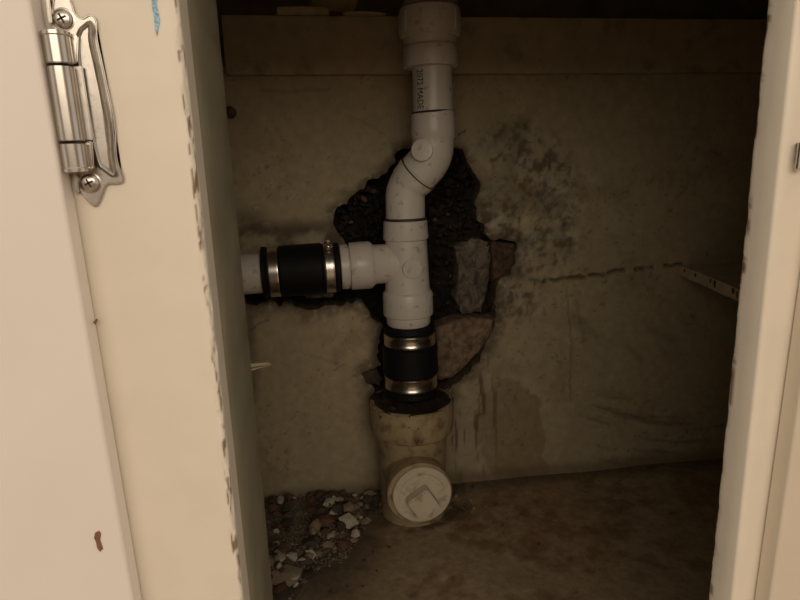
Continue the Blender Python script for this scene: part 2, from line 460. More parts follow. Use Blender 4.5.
# cabinet floor
def floor():
    xs = np.concatenate([np.arange(XL, -.14, .02), np.arange(-.14, .56, .0035), np.arange(.56, XR+.001, .02)])
    ys = np.concatenate([np.arange(YF-.0, .46, .02), np.arange(.46, .80, .0035)])
    X, Y = np.meshgrid(xs, ys); nx, ny = len(xs), len(ys)
    x, y = X.ravel(), Y.ravel()
    z = (fbm(x*25, y*25, 100)-.5)*.003+(fbm(x*120, y*120, 101)-.5)*.0012
    pts = np.stack([x, y, z], 1); px, py = project(pts)
    n1 = fbm(x*18, y*18, 110); n2 = fbm(x*60, y*60, 111); n3 = fbm(x*200, y*200, 112)
    c = np.tile(np.array([.34, .25, .145]), (len(x), 1))*(.8+.4*n1)[:, None]
    c = mixrgb(c, (.17, .10, .045), sstep(.45, .65, n1*.6+n2*.4)*.7)
    c = mixrgb(c, (.20, .095, .035), np.clip(blob(px, py, 540, 520, 130, 45)*1.3, 0, 1)*sstep(.35, .65, n2)*.55)
    c = mixrgb(c, (.07, .045, .025), sstep(.70, .78, n3*.7+n2*.3)*.7)
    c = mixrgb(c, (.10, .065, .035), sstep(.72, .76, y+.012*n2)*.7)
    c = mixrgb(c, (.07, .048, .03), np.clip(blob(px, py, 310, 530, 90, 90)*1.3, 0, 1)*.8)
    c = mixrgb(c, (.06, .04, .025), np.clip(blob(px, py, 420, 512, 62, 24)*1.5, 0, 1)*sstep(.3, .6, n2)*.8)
    idx = np.arange(nx*ny).reshape(ny, nx)
    q = np.stack([idx[:-1, :-1], idx[:-1, 1:], idx[1:, 1:], idx[1:, :-1]], -1).reshape(-1, 4)
    me = mesh('floor', pts, q.tolist()); setcol(me, c)
    return link('floor', me, 'floor_paint', smooth=60)
tag(floor(), 'stained brown cabinet floor strewn with grit', kind='structure')

def slab(name, lo, hi, m_, label):
    return tag(link(name, box(name, lo, hi, 0), m_, loc=lo), label, kind='structure')
slab('floor_base', (XL-.02, YF+.02, -.03), (XR+.02, .95, -.006), 'inside_paint', 'board under the stained cabinet floor')
slab('ceiling', (XL-.02, YF, ZC), (XR+.02, .95, ZC+.02), 'dark_void', 'dark underside of the counter above the pipes')
slab('wall_left', (XL-.02, YF, -.03), (XL, .95, ZC), 'inside_paint', 'far left inside wall of the cabinet')
slab('wall_right', (XR, YF, -.03), (XR+.02, .95, ZC), 'inside_paint', 'far right inside wall of the cabinet')
slab('wall_recess', (XL, .90, -.006), (XR, .92, ZC), 'dark_void', 'dark recess behind the top trim board')

# kitchen floor outside the cabinet
slab('floor_kitchen', (-2.5, -3.0, -.14), (2.5, YF-.0, -.10), 'kitchen_floor', 'kitchen floor in front of the cabinet')

slab('wall_added', (-2.5, -1.75, -.10), (2.5, -1.65, 2.4), 'added_wall', 'unseen wall added across from the cabinet for reflections')  # unseen wall, added to vary metal reflections and cut light entering the cabinet

# ---------------------------------------------------------------- face frame
def post_mesh(name, prof, z0, z1, nz, corner_ids, amp, seed, wear, side):
    """vertical member: closed (x,y) profile; listed corner ids get knocked and worn"""
    zs = np.linspace(z0, z1, nz); n = len(prof); v = []; col = []
    for z in zs:
        for k, (x, y) in enumerate(prof):
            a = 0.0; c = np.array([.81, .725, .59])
            c = c*(.96+.08*float(fbm(z*20+k, seed, seed)))
            if k in corner_ids:
                nn = float(fbm(z*90, seed*3.1+k*.35, seed))
                a = amp*max(0, nn-.42)*4+amp*.35*float(vnoise(z*700, k, seed))
                wr = float(sstep(.52, .66, fbm(z*130, k*.9, seed+7)))*wear
                c = c*(1-wr)+np.array([.20, .125, .065])*wr
            v.append((x+a*side[0], y+a*side[1], z)); col.append(c)
    f = []
    for i in range(nz-1):
        for k in range(n):
            k2 = (k+1) % n; f.append((i*n+k, i*n+k2, (i+1)*n+k2, (i+1)*n+k))
    f.append(tuple(range(n))[::-1]); f.append(tuple((nz-1)*n+k for k in range(n)))
    me = mesh(name, v, f)
    bm = bmesh.new(); bm.from_mesh(me); bmesh.ops.recalc_face_normals(bm, faces=bm.faces[:]); bm.to_mesh(me); bm.free()
    setcol(me, np.array(col)); return me

XS = P(196, 167, YF)[0]            # inner edge of the left stile
XSR = P(779, 167, YF)[0]           # inner edge of the right stile
ff = empty('cabinet', (XS, YF, 0), 'cream painted cabinet with worn face frame around the open bay', 'cabinet')
st_w = .075
r_ = .0016
def lean(me, k):
    for v in me.vertices: v.co.x += (.45-v.co.z)*k
    return me
prof = [(XS-st_w, YF), (XS-.03, YF), (XS-.006, YF), (XS-.0034, YF), (XS-.0026, YF), (XS-r_, YF), (XS-r_*.6, YF+r_*.1), (XS-r_*.1, YF+r_*.6), (XS, YF+r_), (XS, YF+.0026), (XS, YF+.0036), (XS, YF+.019), (XS-st_w, YF+.019)]
link('stile', lean(post_mesh('stile', prof, -.02, .66, 640, (5, 6, 7, 8), .0008, 5, .9, (-.7, .5)), .0115), 'frame_paint', parent=ff, smooth=60)['label'] = 'left stile with chipped paint edge'
YE = YF*1.50
XQ = XS-.0012
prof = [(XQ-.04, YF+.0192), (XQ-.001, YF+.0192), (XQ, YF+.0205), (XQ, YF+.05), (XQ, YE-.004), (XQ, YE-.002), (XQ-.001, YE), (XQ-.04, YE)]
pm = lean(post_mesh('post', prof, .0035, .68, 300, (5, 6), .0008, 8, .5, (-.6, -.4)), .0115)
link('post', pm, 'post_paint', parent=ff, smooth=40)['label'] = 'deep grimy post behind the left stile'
prof = [(XSR+.06, YF), (XSR+r_+.004, YF), (XSR+r_, YF), (XSR+r_*.3, YF+r_*.3), (XSR, YF+r_), (XSR, YF+.010), (XSR, YF+.0135), (XSR, YF+.0165), (XSR+.0004, YF+.018), (XSR+.0014, YF+.0185), (XSR+.003, YF+.0185), (XSR+.06, YF+.0185)]
link('stile', post_mesh('stile', prof, -.02, .66, 640, (7, 8, 9), .0005, 11, .95, (.7, -.3)), 'frame_paint', parent=ff, smooth=60)['label'] = 'right stile'
MATS['frame_plain'] = mat('frame_plain', (.76, .655, .50), .5, var=.04)
link('rail', box('rail', (XL-.02, YF+.0005, .60), (XR+.02, YF+.018, .70), .002), 'frame_plain', parent=ff, smooth=40)
link('rail', box('rail', (XL-.02, YF+.0005, -.06), (XR+.02, YF+.018, -.004), .002), 'frame_plain', parent=ff, smooth=40)
# blue smear on the stile front
def flat_blob(name, pts, Y, thick, m_, parent):
    return link(name, prism(name, [P(x, y, Y) for x, y in pts], (0, thick, 0)), m_, parent=parent)
flat_blob('paint_smear', [(151, -8), (157, -8), (157, 6), (160, 20), (157, 36), (155, 30), (154, 18), (152, 8)], YF-.0003, .0004, 'blue_paint', ff)['label'] = 'pale blue paint smear'

# ---------------------------------------------------------------- doors
DT = .011
def door_edge(pxa, pxb, Y): return P(*pxa, Y), P(*pxb, Y)
def door(name, a, b, sgn, m_, label, width, ):
    """overlay door: slab whose rounded edge runs through a (top) and b (bottom), going sgn in x"""
    a = Vector(a); b = Vector(b); d = (b-a).normalized()
    t0 = (0.655-a.z)/d.z; t1 = (-.03-a.z)/d.z
    A = a+d*t0; B = a+d*t1
    pr = []          # (offset towards sgn, y)
    R = .0016
    for k in range(7):
        t = k/6*math.pi/2
        pr.append((R-R*math.cos(t), YF-DT+R-R*math.sin(t)))
    prof_ = [(0.0, YF-.0012)]+pr+[(width, YF-DT), (width, YF-.0012)]
    v = [(A.x+sgn*o_, y, A.z) for o_, y in prof_]+[(B.x+sgn*o_, y, B.z) for o_, y in prof_]
    n = len(prof_)
    f = [(k, (k+1) % n, n+(k+1) % n, n+k) for k in range(n)]+[tuple(range(n)), tuple(range(n, 2*n))]
    me = mesh(name, v, f); bm = bmesh.new(); bm.from_mesh(me); bmesh.ops.recalc_face_normals(bm, faces=bm.faces[:]); bm.to_mesh(me); bm.free()
    o = link(name, me, m_, loc=(B.x, YF, B.z), smooth=30)
    return tag(o, label, kind='structure')
da, db = P(42, 0, YF), P(143, 600, YF)
d1 = door('door_1', da, db, -1, 'door_paint', 'closed white overlay cabinet door beside the nickel hinge', .36)
ea, eb = P(800, 262, YF), P(753, 600, YF)
d2 = door('door_2', ea, eb, 1, 'door_paint_beige', 'closed beige cabinet door at the right of the opening', .70)
flat_blob('paint_chip', [(95, 533), (99, 531), (101, 534), (100, 540), (103, 549), (100, 552), (97, 548), (96, 542), (94, 538)], YF-DT-.0003, .0006, 'bare_wood', d1)['label'] = 'brown chip in the white paint'
flat_blob('paint_chip', [(93, 322), (96, 319), (98, 320), (95, 325)], YF-.0045, .0006, 'bare_wood', d1)

# ---------------------------------------------------------------- hinge
LEAF = [(56, -14), (62, -18), (68, -8), (73, 5), (75, 13), (82, 19), (87, 15), (93, 14), (98, 22), (97, 36), (102, 58), (108, 86), (112, 104), (116, 126),
        (117, 160), (124, 176), (124, 183), (116, 185), (107, 184), (104, 192), (99, 205), (94, 208), (84, 198), (78, 188), (74, 172), (66, 120), (58, 70), (53, 34), (51, 8)]
def smooth_poly(pts, it=2):
    p = [np.array(q, float) for q in pts]
    for _ in range(it):
        n = len(p); o_ = []
        for i in range(n):
            a, b = p[i], p[(i+1) % n]; o_ += [a*.75+b*.25, a*.25+b*.75]
        p = o_
    return p
def inset(pts, d):
    n = len(pts); out = []
    A = sum(pts[i][0]*pts[(i+1) % n][1]-pts[(i+1) % n][0]*pts[i][1] for i in range(n))
    s = 1 if A > 0 else -1
    for i in range(n):
        t = pts[(i+1) % n]-pts[i-1]; t = t/np.linalg.norm(t)
        out.append(pts[i]+np.array([-t[1], t[0]])*d*s)
    return out
def plate(name, poly, rings, base, it=2):
    p0 = smooth_poly(poly, it); bm = bmesh.new(); R = []
    for d_, h in rings: R.append([bm.verts.new(P(x, y, base-h)) for x, y in (inset(p0, d_) if d_ else p0)])
    n = len(p0)
    for a, b in zip(R[:-1], R[1:]):
        for i in range(n): bm.faces.new((a[i], a[(i+1) % n], b[(i+1) % n], b[i]))
    bm.faces.new(R[-1]); bm.faces.new(R[0])
    bmesh.ops.triangulate(bm, faces=[f for f in bm.faces if len(f.verts) > 4])
    return from_bm(name, bm)
hg = link('hinge', plate('hinge', LEAF, [(0, 0), (0, .0007), (.5, .0011), (1.1, .0011), (1.7, .0006)], YF-.0003), 'nickel_aged', parent=ff, loc=P(70, 100, YF), smooth=35)
hg['label'] = 'scalloped nickel hinge on the left stile'
BODY = [(78, 28), (82, 25), (88, 20), (93, 21), (94, 30), (93, 38), (98, 60), (104, 88), (108, 108), (112, 128), (113, 160), (118, 176), (111, 178), (103, 171), (97, 168), (90, 140), (82, 100), (76, 64), (74, 40)]
link('raised_body', plate('raised_body', BODY, [(0, 0), (.3, .0012), (1.2, .0022), (2.6, .0028), (4.2, .0026), (5.6, .0020)], YF-.0006), 'nickel_aged', parent=hg, smooth=50)
YB = YF-.0062
tA, tB = P(55, 31, YB), P(77, 173, YB)
ax = Vector(tB-tA); Lb = ax.length; rb = RP(26, tA)*.98
def kn(name, t0, t1, lip):
    a = Lb*t0; b = Lb*t1; e = .0006
    pr = [(a+e*.3, rb-e), (a+e, rb), (b-e, rb), (b-e*.3, rb-e)]
    if lip == 0: pr = [(a, rb-.0008), (a+.0004, rb+.0003), (a+.0016, rb+.0003), (a+.002, rb)]+pr[2:]
    if lip == 1: pr = pr[:2]+[(b-.002, rb), (b-.0016, rb+.0003), (b-.0004, rb+.0003), (b, rb-.0008)]
    return link(name, lathe(name, tA, ax, pr, 36), 'nickel', parent=hg, smooth=35)
kn('knuckle', 0, .232, 0); kn('knuckle', .236, .775, -1); kn('knuckle', .779, 1, 1)
for q in ([(66, 32), (78, 36), (77, 63), (71, 64)], [(84, 142), (92, 141), (94, 168), (88, 172)]):
    link('knuckle_tongue', prism('knuckle_tongue', [P(x, y, YF-.0045) for x, y in q], (0, .0035, 0), .0004), 'nickel', parent=hg, smooth=35)
link('door_leaf', prism('door_leaf', [P(x, y, YF-.0046) for x, y in ((69, 66), (82, 66), (93, 140), (84, 140))], (0, .0010, 0), .0003), 'nickel_aged', parent=hg, smooth=35)
for (x, y) in ((48, 12), (75, 182)):
    link('door_leaf', prism('door_leaf', [P(x-3, y-15, YF-.003), P(x+1, y-15, YF-.003), P(x+4, y+11, YF-.003), P(x, y+11, YF-.003)], (0, .0026, 0), .0003), 'nickel_aged', parent=hg)
def screw_mesh(c0, r0):
    me = lathe('screw', c0+np.array([0, .0006, 0]), (0, -1, 0), [(0, r0*1.18), (.0003, r0*1.18), (.0004, r0*1.02), (-.0001, r0*1.02), (-.0001, r0), (.0012, r0*.96), (.0019, r0*.72), (.0022, r0*.4), (.0022, .0001)], 28)
    bm = bmesh.new(); bm.from_mesh(me); nf = len(bm.faces)
    for a in (25, 115):
        a = math.radians(a); u = np.array([math.cos(a), 0, math.sin(a)]); w_ = np.array([-math.sin(a), 0, math.cos(a)])
        c1 = c0+np.array([0, -.00165, 0])
        k = prism('k', [c1+u*r0*.5+w_*r0*.10, c1-u*r0*.5+w_*r0*.10, c1-u*r0*.5-w_*r0*.10, c1+u*r0*.5-w_*r0*.10], (0, .0005, 0)); bm.from_mesh(k); bpy.data.meshes.remove(k)
    bm.faces.ensure_lookup_table()
    for f_ in bm.faces[nf:]: f_.material_index = 1
    bm.to_mesh(me); bm.free(); me.materials.append(MATS['nickel']); me.materials.append(MATS['ink']); return me
for (x, y, w) in ((63, 19, 19), (90, 183, 18)):
    c0 = P(x, y, YF-.0012); link('screw', screw_mesh(c0, RP(w, c0)), 'nickel', parent=hg, smooth=25)
# sliver of the right door's hinge
h2 = link('hinge', prism('hinge', [P(797, 143, YF-.0012), P(806, 143, YF-.0012), P(802, 164, YF-.0012), P(796, 162, YF-.0012)], (0, .0011, 0), .0003), 'nickel_aged', parent=ff, loc=P(800, 152, YF))
link('knuckle', lathe('knuckle', P(804, 142, YF-.004), Vector(P(800, 172, YF-.004)-P(804, 142, YF-.004)), [(0, .0018), (.0005, .0024), (.0115, .0024), (.012, .0018)], 20), 'nickel', parent=h2, smooth=35)

# ================================================================ PIPES
def V(p): return Vector(p)
def axis_prof(x0, y0, x1, y1, rows, Y=YP):
    """rows (fraction along a->b, pixel width) -> A, d, profile in metres"""
    A = P(x0, y0, Y); B = P(x1, y1, Y); d = B-A; L_ = np.linalg.norm(d)
    pr = []
    for t, w in rows:
        q = A+d*t; pr.append((t*L_, RP(w, q)))
    return A, d, pr
def stack(x0, y0, x1, y1, rows, Y=None):
    """rows given by pixel y"""
    return axis_prof(x0, y0, x1, y1, [((y-y0)/(y1-y0), w) for y, w in rows], YP if Y is None else Y)

dp = empty('drain_pipe', P(407, 323, YP), 'white plastic drain with offset elbows and tee, rising to the cabinet top', 'pipe')
# tail piece above
A, d, pr = stack(428, -40, 430, 12, [(-40, 50), (3, 50), (3.5, 56), (7, 56), (7.5, 54), (12, 54)], YU)
link('tailpiece', lathe('tailpiece', A, d, pr), 'pvc_grey', parent=dp, smooth=30)['label'] = 'greyish tailpiece at the top'
A, d, pr = stack(429.3, 9, 430, 48, [(9, 56), (9.5, 59.5), (11, 60.5), (35, 60.5), (37, 59), (38, 55), (42, 53), (48, 50)], YU)
sn = link('slip_nut', lathe('slip_nut', A, d, pr, 44), 'pvc', parent=dp, smooth=30)
# ribs of the nut
for k in range(10):
    a = 2*math.pi*(k+.25)/10
    A3 = Vector(A); dd, uu, ww = frame_of(d)
    rr = pr[2][1]
    q0 = A3+dd*.004+(uu*math.cos(a)+ww*math.sin(a))*(rr-.0005)
    link('rib', lathe('rib', q0, dd, [(0, .0008), (.001, .0016), (.021, .0016), (.022, .0008)], 8), 'pvc', parent=sn, smooth=40)
A, d, pr = stack(430, 44, 430.6, 69, [(44, 50), (46.5, 52), (47.5, 54), (49, 54.5), (66, 54.5), (67.5, 53.5), (68.5, 44)], YU)
link('trap_adapter', lathe('trap_adapter', A, d, pr, 44), 'pvc', parent=dp, smooth=30)
A, d, pr = stack(432, 60, 433, 120, [(60, 40), (120, 40)], YU)
pp = link('pipe', lathe('pipe', A, d, pr, 44), 'pvc', parent=dp, smooth=30)
A2, d2_, pr2 = stack(432.9, 111.3, 433, 113.4, [(111.3, 40), (111.6, 41.5), (113.4, 42.5)], YU)
link('joint_line', lathe('joint_line', A2, d2_, pr2, 44), 'purple', parent=dp, smooth=40)
pipeA, piped, piper = Vector(A), Vector(d).normalized(), pr[0][1]
# printed text wrapped round the pipe
def wrap_text(body, parent, A, d, r, px0, py0, px1, size_px, m_='ink', name='print', vertical=True):
    cu = bpy.data.curves.new('t', 'FONT'); cu.body = body; cu.size = 1.0; cu.resolution_u = 3
    to = bpy.data.objects.new('t', cu); COL.objects.link(to)
    dg = bpy.context.evaluated_depsgraph_get(); me = bpy.data.meshes.new_from_object(to.evaluated_get(dg))
    bpy.data.objects.remove(to); me.name = name
    co = np.array([v.co[:] for v in me.vertices]); w = co[:, 0].max()-co[:, 0].min(); hgt = co[:, 1].max()-co[:, 1].min()
    A = Vector(A); d = Vector(d).normalized()
    # hit of the pixel (centre of text) on the cylinder
    q = Vector(P(px0, py0, A[1]-r)); ang0 = math.asin(max(-1, min(1, (q-A).dot(Vector((1, 0, 0)))/r)))
    t0 = (q-A).dot(d)
    L_ = px1*depth(q)/F; H_ = size_px*depth(q)/F
    for v in me.vertices:
        s = (v.co.x-co[:, 0].min())/w-.5; u = (v.co.y-co[:, 1].min())/hgt-.5
        if vertical: t = t0+s*L_; a = ang0+u*H_/r
        else: t = t0-u*H_; a = ang0+s*L_/r
        ax_ = A+d*t
        v.co = ax_+Vector((math.sin(a), -math.cos(a), 0))*(r+.0008)
    return link(name, me, m_, parent=parent)
wrap_text('2072 MADE', pp, pipeA, piped, piper, 421.5, 88.5, 38, 7.5)['label'] = 'black printing reading 2072 MADE'

def arc_path(pts_px, rad_px, n=9):
    """polyline in pixels on plane YP with rounded corners"""
    p = [np.array(q, float) for q in pts_px]; out = [p[0]]
    for i in range(1, len(p)-1):
        a = p[i-1]-p[i]; b = p[i+1]-p[i]; a /= np.linalg.norm(a); b /= np.linalg.norm(b)
        s, e = p[i]+a*rad_px, p[i]+b*rad_px
        for k in range(n):
            t = k/(n-1); out.append((1-t)**2*s+2*t*(1-t)*p[i]+t*t*e)
    out.append(p[-1]); return out
# upper elbow
pth = [np.array((432.6, 113.))]+[np.array((432.8, 114.)), np.array((433., 130.)), np.array((433., 137.)), np.array((433., 138.5))]+arc_path([(433, 140), (432.5, 157.5), (418.5, 173)], 12)
w_ = [42, 44.5, 45, 45, 43]+[42.5]*(len(pth)-5)
def ydeep(q): return YU+(YP-YU)*float(sstep(146, 200, q[1]))
pts = [P(q[0], q[1], ydeep(q)) for q in pth]
rad = [RP(w, q)*.985 for w, q in zip(w_, pts)]
el = link('elbow', sweep('elbow', pts, rad, 40), 'pvc', parent=dp, smooth=40)
# raised disc on the elbow
c0 = P(422, 150, YU-RP(40, P(430, 150, YU))*.93)
nrm = Vector((-.34, -.93, .10)).normalized()
link('raised_disc', lathe('raised_disc', V(c0)-nrm*.004, nrm, [(0, .0122), (.0040, .0122), (.0046, .0116), (.0050, .008), (.0052, .003)], 32), 'pvc', parent=el, smooth=30)
# purple primer line at the joint
dj = (V(pts[-1])-V(pts[-2])).normalized()+Vector((0, .12, 0)); dj.normalize()
cj = V(pts[-1])
link('primer_ring', lathe('primer_ring', cj-dj*.0012, dj, [(0, rad[-1]*.97), (.0004, rad[-1]*1.06), (.0018, rad[-1]*1.06), (.0024, rad[-1]*.97)], 40), 'purple', parent=dp, smooth=40)['label'] = 'dark purple primer line'
# lower elbow
pth = arc_path([(418.4, 173.2), (405, 188), (405.4, 219)], 11)
pth = [pth[0], pth[0]+(pth[1]-pth[0])*.35]+pth[1:]
w_ = [43.5, 43.5]+[41.5]*2+[39.5]*(len(pth)-4)
pts = [P(q[0], q[1], ydeep(q)) for q in pth]; rad2 = [RP(w, q) for w, q in zip(w_, pts)]
link('elbow', sweep('elbow', pts, rad2, 40), 'pvc', parent=dp, smooth=40)
A, d, pr = stack(405.4, 217.5, 405.5, 220.5, [(217.5, 40), (218, 42.5), (220, 42.8), (220.5, 41)])
link('primer_ring', lathe('primer_ring', A, d, pr), 'purple', parent=dp, smooth=40)
# tee
A, d, pr = stack(405.2, 220, 408.6, 324, [(220, 42), (221, 44), (236, 45.5), (238, 45), (239.2, 41.5), (243, 42), (285, 44.5), (289, 45.5), (290, 48), (292, 50), (312, 50), (313.5, 49), (314.5, 44.5), (322, 43.5), (323.5, 42)])
tee = link('tee', lathe('tee', A, d, pr, 44), 'pvc', parent=dp, smooth=35)
BR0 = P(407.5, 262, YP); BR1 = P(253, 273.5, YP); bd = BR1-BR0; bL = np.linalg.norm(bd)
def bx_t(x): return (x-407.5)/(253-407.5)
def branch(rows):
    pr = []
    for x, w in rows:
        q = BR0+bd*bx_t(x); pr.append((bx_t(x)*bL, RP(w, q)))
    return pr
link('tee_branch', lathe('tee_branch', BR0, bd, branch([(404, 38), (374, 39.5), (372, 42), (370.5, 45.5), (369, 47.5), (350, 47.5), (348.6, 46), (348.2, 41)]), 44), 'pvc', parent=tee, smooth=35)
link('pipe', lathe('pipe', BR0, bd, branch([(352, 40), (339.5, 40)]), 40), 'pvc', parent=dp, smooth=35)
c0 = P(412.5, 269, YP-RP(44.5, P(408, 269, YP))*.985); nrm = Vector((.12, -.99, .0)).normalized()
link('raised_disc', lathe('raised_disc', V(c0)-nrm*.003, nrm, [(0, .0118), (.0034, .0118), (.0038, .0113), (.0040, .007), (.0041, .002)], 32), 'pvc', parent=tee, smooth=30)
A, d, pr = stack(408.6, 322, 408.65, 324.2, [(322, 40), (324.2, 40)])
link('pipe', lathe('pipe', A, d, pr, 40), 'pvc', parent=dp, smooth=35)

# branch stub going left
sp_ = empty('drain_stub', P(253, 273.5, YP), 'short dirty white pipe stub entering from behind the left post', 'pipe')
qe = BR0+bd*bx_t(150)
link('pipe', lathe('pipe', BR0, bd, branch([(278, 40), (262, 40.5), (150, 41)]), 40), 'pvc', parent=sp_, smooth=35)

# rubber couplings with steel band clamps
def coupling(loc, A, d, body, clamps, label, screws):
    e = empty('rubber_coupling', loc, label, 'pipe coupling')
    link('sleeve', lathe('sleeve', A, d, body, 44), 'rubber', parent=e, smooth=35)
    dd, uu, ww = frame_of(d)
    for (t0, t1, r), sdir in zip(clamps, screws):
        c = link('band_clamp', lathe('band_clamp', A, d, [(t0, r-.0006), (t0+.0003, r), (t0+(t1-t0)*.12, r+.0002), (t0+(t1-t0)*.14, r-.0001), (t1-(t1-t0)*.14, r-.0001), (t1-(t1-t0)*.12, r+.0002), (t1-.0003, r), (t1, r-.0006)], 44), 'steel', parent=e, smooth=50)
        sd = Vector(sdir); sd = (sd-dd*sd.dot(dd)).normalized(); tang = dd.cross(sd).normalized()
        base = Vector(A)+dd*((t0+t1)/2)+sd*(r+.0028)
        link('clamp_screw', lathe('clamp_screw', base-tang*.007, tang, [(0, .0022), (.0005, .0028), (.010, .0028), (.0104, .0042), (.013, .0042), (.0136, .003)], 14), 'steel', parent=c, smooth=35)
    return e
body = branch([(338.5, 43), (338, 48.5), (334.5, 49.5), (333.6, 48.5), (322, 48.5), (320.5, 51), (281, 51.5), (279.5, 49), (268, 49), (266.5, 52), (263, 52), (262.3, 46)])
t = lambda x: bx_t(x)*bL
rc = RP(50, BR0+bd*bx_t(300))
coupling(P(303, 270, YP), BR0, bd, body, [(t(333), t(323.5), rc), (t(279), t(269), rc)], 'black rubber coupling joining the tee to the stub at left', [(-.1, -.45, .9), (0, .9, .3)])
# raised ring at the tee side
A, d, pr = stack(409.2, 324, 411.5, 397, [(324, 44), (324.8, 50.5), (329, 52), (330.5, 49.5), (343, 50), (344.5, 54.5), (370, 55.5), (371.5, 51), (385, 51), (386.5, 54), (391, 54.5), (393, 50), (394, 40), (397, 39)])
zt = lambda y: (y-324)/(397-324)*np.linalg.norm(P(411.5, 397, YP)-P(409.2, 324, YP))
rc1 = RP(51.3, P(410, 337, YP)); rc2 = RP(52.5, P(411, 378, YP))
coupling(P(411, 390, YP), A, d, pr, [(zt(331), zt(342.5), rc1), (zt(372), zt(384.5), rc2)], 'black rubber coupling standing upright between tee and cleanout hub', [(.3, .9, 0), (.5, .9, 0)])
# the other end ring on the tee side of the branch
link('end_ring', lathe('end_ring', BR0, bd, branch([(347.5, 40), (347, 44.5), (346, 45), (340, 45), (339.2, 43.5)]), 40), 'pvc', parent=dp, smooth=35)

# ---------------------------------------------------------------- cleanout
hubc = P(411.5, 397, YP)
co = empty('cleanout_fitting', (hubc[0], hubc[1], 0), 'yellowed large plastic cleanout tee with round plug at wall base', 'cleanout')
A = P(411.2, 400, YP); zt0 = A[2]
sc = lambda w, z: w/2*depth((A[0], A[1], z))/F
zrim = P(411, 399, YP)[2]
zl = lambda py: P(412, py, YP)[2]
def zsurf(py):             # height of the front surface silhouette seen at pixel row py (front of hub, nearer)
    return P(412, py, YP-.052)[2]
ro = sc(85, zrim)
prof = [(zrim-.030, ro-.012), (zrim-.004, ro-.011), (zrim, ro-.008), (zrim+.0005, ro-.003), (zrim-.001, ro), (zsurf(422), ro*.995), (zsurf(423), ro*1.005), (zsurf(443), ro*.975), (zsurf(446), ro*.962), (zsurf(447.5), ro*.92), (zsurf(449), ro*.85), (zsurf(470), ro*.80), (.0, ro*.79)]
me = lathe('hub', (A[0], A[1], 0), (0, 0, 1), [(z, r) for z, r in prof], 52, capped=False)
link('hub', me, 'pvc_old', parent=co, smooth=30)
# wet grime packed into the hub around the pipe
def mud():
    bm = bmesh.new(); rnd = random.Random(4); rings = []
    for j, r in enumerate((.022, .029, .034, .038, .043, ro-.006, ro-.0005)):
        ring = []
        for k in range(56):
            a = 2*math.pi*k/56
            h = (.012, .010, .008, .006, .005, .004, .0025)[j]+(.006*(rnd.random()-.5) if j < 5 else .003*(float(vnoise(k/3.5, j, 3))-.5))
            ring.append(bm.verts.new((A[0]+r*math.cos(a), A[1]+r*math.sin(a), zrim-.003+h)))
        rings.append(ring)
    for a, b in zip(rings[:-1], rings[1:]):
        for k in range(56): bm.faces.new((a[k], a[(k+1) % 56], b[(k+1) % 56], b[k]))
    return from_bm('grime', bm)
link('grime', mud(), 'mud', parent=co, smooth=60)['label'] = 'wet black grime around the pipe'
# front cleanout branch and plug
YC = .640
pc = P(420, 494, YC)
rp = RP(66, pc)
bdv = Vector((.0, -1, 0))
c_in = (pc[0], A[1], pc[2])
Lc = A[1]-YC
link('branch', lathe('branch', c_in, bdv, [(0, rp*.94), (Lc-.017, rp*.94), (Lc-.015, rp*1.0), (Lc-.001, rp*1.0), (Lc, rp*.97), (Lc, rp*.80)], 48, capped=False), 'pvc_old', parent=co, smooth=30)
q0 = (pc[0]+.002, YC+.002, pc[2]+.001)
pl = link('plug', lathe('plug', q0, bdv, [(0, rp*.84), (.001, rp*.90), (.006, rp*.90), (.0072, rp*.87), (.0073, rp*.70), (.0062, rp*.67), (.0062, .0005)], 48), 'plug', parent=co, smooth=30)
def boss():
    bm = bmesh.new(); a0 = math.radians(32); s = rp*.36; pts_ = []
    cx, cz = pc[0]+rp*.03, pc[2]-rp*.10
    for dx, dz in ((-1, -1), (1, -1), (1, 1), (-1, 1)):
        pts_.append((cx+s*(dx*math.cos(a0)-dz*math.sin(a0)), YC-.0035, cz+s*(dx*math.sin(a0)+dz*math.cos(a0))))
    return prism('square_boss', pts_, (0, -.016, 0), .0014)
link('square_boss', boss(), 'plug', parent=pl, smooth=35)['label'] = 'raised square wrench boss'
# little moulded marks on the hub
def hubtext(body, px, py, L_, H_, r):
    return wrap_text(body, co, (A[0], A[1], zrim), (0, 0, -1), r, px, py, L_, H_, 'ink', 'moulded_mark', False)
def mark_on_hub(px, py, w, h, r):
    bm = bmesh.new(); q = P(px, py, A[1]-r)
    a = math.asin(max(-1, min(1, (q[0]-A[0])/r))); m0 = RP(2, q)
    f_ = []
    for i in range(8):
        t_ = 2*math.pi*i/8; k = random.Random(i+int(px)).uniform(.6, 1)
        aa = a+w/2*m0*math.cos(t_)*k/r
        f_.append(bm.verts.new((A[0]+(r+.0004)*math.sin(aa), A[1]-(r+.0004)*math.cos(aa), q[2]+h/2*m0*math.sin(t_)*k)))
    bm.faces.new(f_)
    return link('grime_spot', from_bm('grime_spot', bm), 'ink', parent=co)
hubtext('V', 416.5, 442, 4.5, 6, ro*.985)
for (x, y, w, h) in ((409.5, 417, 1.4, 5), (409.5, 428, 2, 2.4), (418, 429, 2, 2), (383, 424, 3, 3), (394, 411, 8, 4), (411, 462, 3, 3), (417, 463, 2.5, 2.5)):
    mark_on_hub(x, y, w, h, ro*1.006 if y < 446 else ro*.806)

